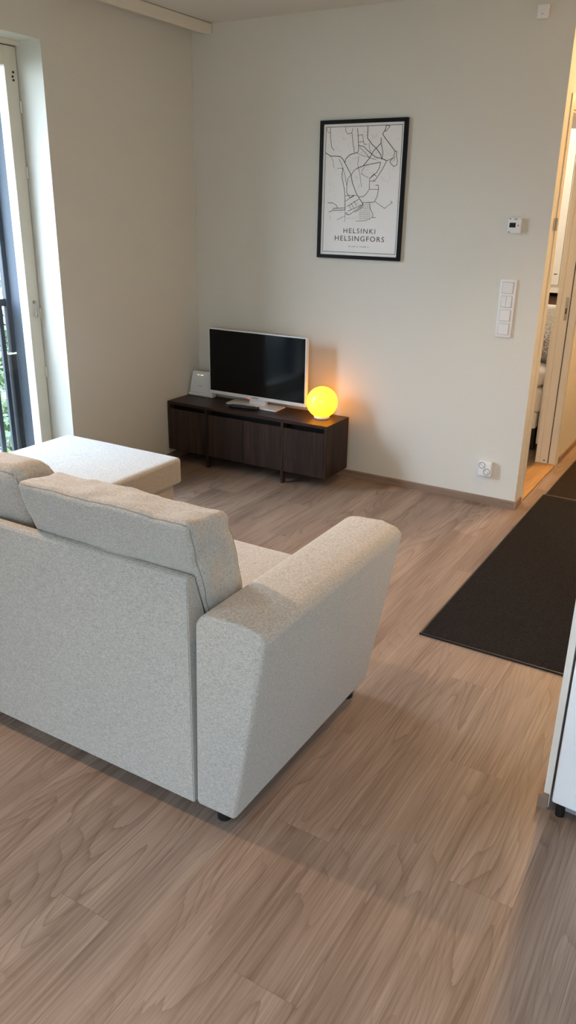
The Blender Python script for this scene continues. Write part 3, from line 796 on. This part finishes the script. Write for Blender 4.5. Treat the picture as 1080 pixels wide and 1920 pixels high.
def tree(x,y,z,r,seed,label):
    t=thing('tree',label,'tree',(x,y,-8),0,'trees outside the window')
    rr=random.Random(seed); bb=NB()
    tube(bb,[(x,y,-8),(x+.1,y,-6),(x-.1,y+.1,-4.5),(x,y,z)],.16,8)
    for a in range(5):
        an=a*1.3+seed; tube(bb,[(x,y,-4.6+a*.25),(x+math.cos(an)*r*.6,y+math.sin(an)*r*.6,z-.2+a*.2)],.06,6)
    obj('trunk',bb,'bark',t)
    bb=NB()
    lobes=[(x+rr.gauss(0,r*.4),y+rr.gauss(0,r*.4),z+rr.gauss(0,r*.4),r*rr.uniform(.35,.6)) for _ in range(14)]
    for k in range(3800):
        lx,ly,lz,lr=rr.choice(lobes); d=Vector((rr.gauss(0,1),rr.gauss(0,1),rr.gauss(0,1))).normalized()*lr*rr.uniform(.75,1.05)
        c=Vector((lx,ly,lz))+d; u=Vector((rr.gauss(0,1),rr.gauss(0,1),rr.gauss(0,1))).normalized(); w=u.orthogonal().normalized(); s=rr.uniform(.06,.11)
        bb.faces.new([bb.verts.new(c+u*s),bb.verts.new(c+w*s*.55),bb.verts.new(c-u*s),bb.verts.new(c-w*s*.55)])
    obj('crown',bb,'leaf',t)
tree(-9.5,6.1,-3.0,2.5,1,'leafy green tree outside, seen between the railing bars through the window')
tree(-13.5,10.2,-2.6,2.8,5,'leafy green tree standing further off behind the balcony railing')

# ------------------------------------------------------------ light
w=bpy.data.worlds.new('sky'); S.world=w; w.use_nodes=True
nt=w.node_tree; bg=nt.nodes['Background']
tc=nt.nodes.new('ShaderNodeTexCoord'); sp=nt.nodes.new('ShaderNodeSeparateXYZ'); rp=nt.nodes.new('ShaderNodeValToRGB')
nt.links.new(tc.outputs['Generated'],sp.inputs[0]); nt.links.new(sp.outputs[2],rp.inputs[0]); nt.links.new(rp.outputs[0],bg.inputs[0])
e=rp.color_ramp.elements; e[0].position=0; e[0].color=(.125,.145,.17,1); e[1].position=.8; e[1].color=(.29,.385,.51,1)
for p_,c_ in ((.12,(.205,.242,.285,1)),(.38,(.385,.48,.60,1))): q=e.new(p_); q.color=c_
bg.inputs[1].default_value=SKY
def portal(w):
    y0,y1,z0,z1=w; l=bpy.data.lights.new('portal','AREA'); l.shape='RECTANGLE'; l.size=z1-z0; l.size_y=y1-y0; l.cycles.is_portal=True
    o=bpy.data.objects.new('sky_portal',l); COL.objects.link(o); o.location=(-.45,(y0+y1)/2,(z0+z1)/2); o.rotation_euler=(0,-PI/2,0)
portal(W1)
portal(W2)
l=bpy.data.lights.new('portal','AREA'); l.shape='RECTANGLE'; l.size=W3[1]-W3[0]; l.size_y=W3[3]-W3[2]; l.cycles.is_portal=True
o=bpy.data.objects.new('sky_portal',l); COL.objects.link(o); o.location=((W3[0]+W3[1])/2,-6.45,(W3[2]+W3[3])/2); o.rotation_euler=(PI/2,0,0)
def lamp(nm,typ,loc,col,e,r=.05,spot=None,blend=.3):
    l=bpy.data.lights.new(nm,typ); l.energy=e; l.color=col; l.shadow_soft_size=r
    if spot: l.spot_size=math.radians(spot); l.spot_blend=blend
    o=bpy.data.objects.new(nm,l); COL.objects.link(o); o.location=loc; return o
lamp('dining_ceiling_lamp','SPOT',(.82,-2.985,2.36),(1,.68,.45),E_DIN,.035,112,.6).rotation_euler=(0,-math.radians(22.6),0)
lamp('hall_downlight','SPOT',(2.82,-1.30,2.53),(1,.62,.32),E_SPOT,.04,112,.55)
lamp('hall_ceiling_lamp','POINT',(2.62,1.35,2.45),(1,.58,.25),E_HALL,.06)
lamp('bedroom_ceiling_lamp','POINT',(1.2,1.9,2.4),(1,.86,.74),E_BED,.08)

# ------------------------------------------------------------ camera
CX=dict(loc=(3.2266,-4.2483,1.5761),yaw=.5339,pitch=-.3697,roll=.0174,f=1472.94)
cam=bpy.data.cameras.new('camera'); co_=bpy.data.objects.new('camera',cam); COL.objects.link(co_); S.camera=co_
cam.sensor_fit='VERTICAL'; cam.sensor_height=36; cam.lens=CX['f']/1920*36; cam.clip_start=.05; cam.clip_end=200
ya,p,r=CX['yaw'],CX['pitch'],CX['roll']
f=Vector((-math.sin(ya)*math.cos(p),math.cos(ya)*math.cos(p),math.sin(p))); ri=Vector((math.cos(ya),math.sin(ya),0)); up=ri.cross(f)
R_=ri*math.cos(r)+up*math.sin(r); U_=-ri*math.sin(r)+up*math.cos(r)
m=Matrix.Identity(4)
for i in range(3): m[i][0]=R_[i]; m[i][1]=U_[i]; m[i][2]=-f[i]; m[i][3]=CX['loc'][i]
co_.matrix_world=m
vs=S.view_settings; vs.view_transform='Standard'; vs.look='None'; vs.exposure=EXPO; vs.gamma=1; vs.use_curve_mapping=False
S.cycles.max_bounces=10; S.cycles.diffuse_bounces=6; S.cycles.transparent_max_bounces=12; S.cycles.use_denoising=True; S.cycles.sample_clamp_indirect=6
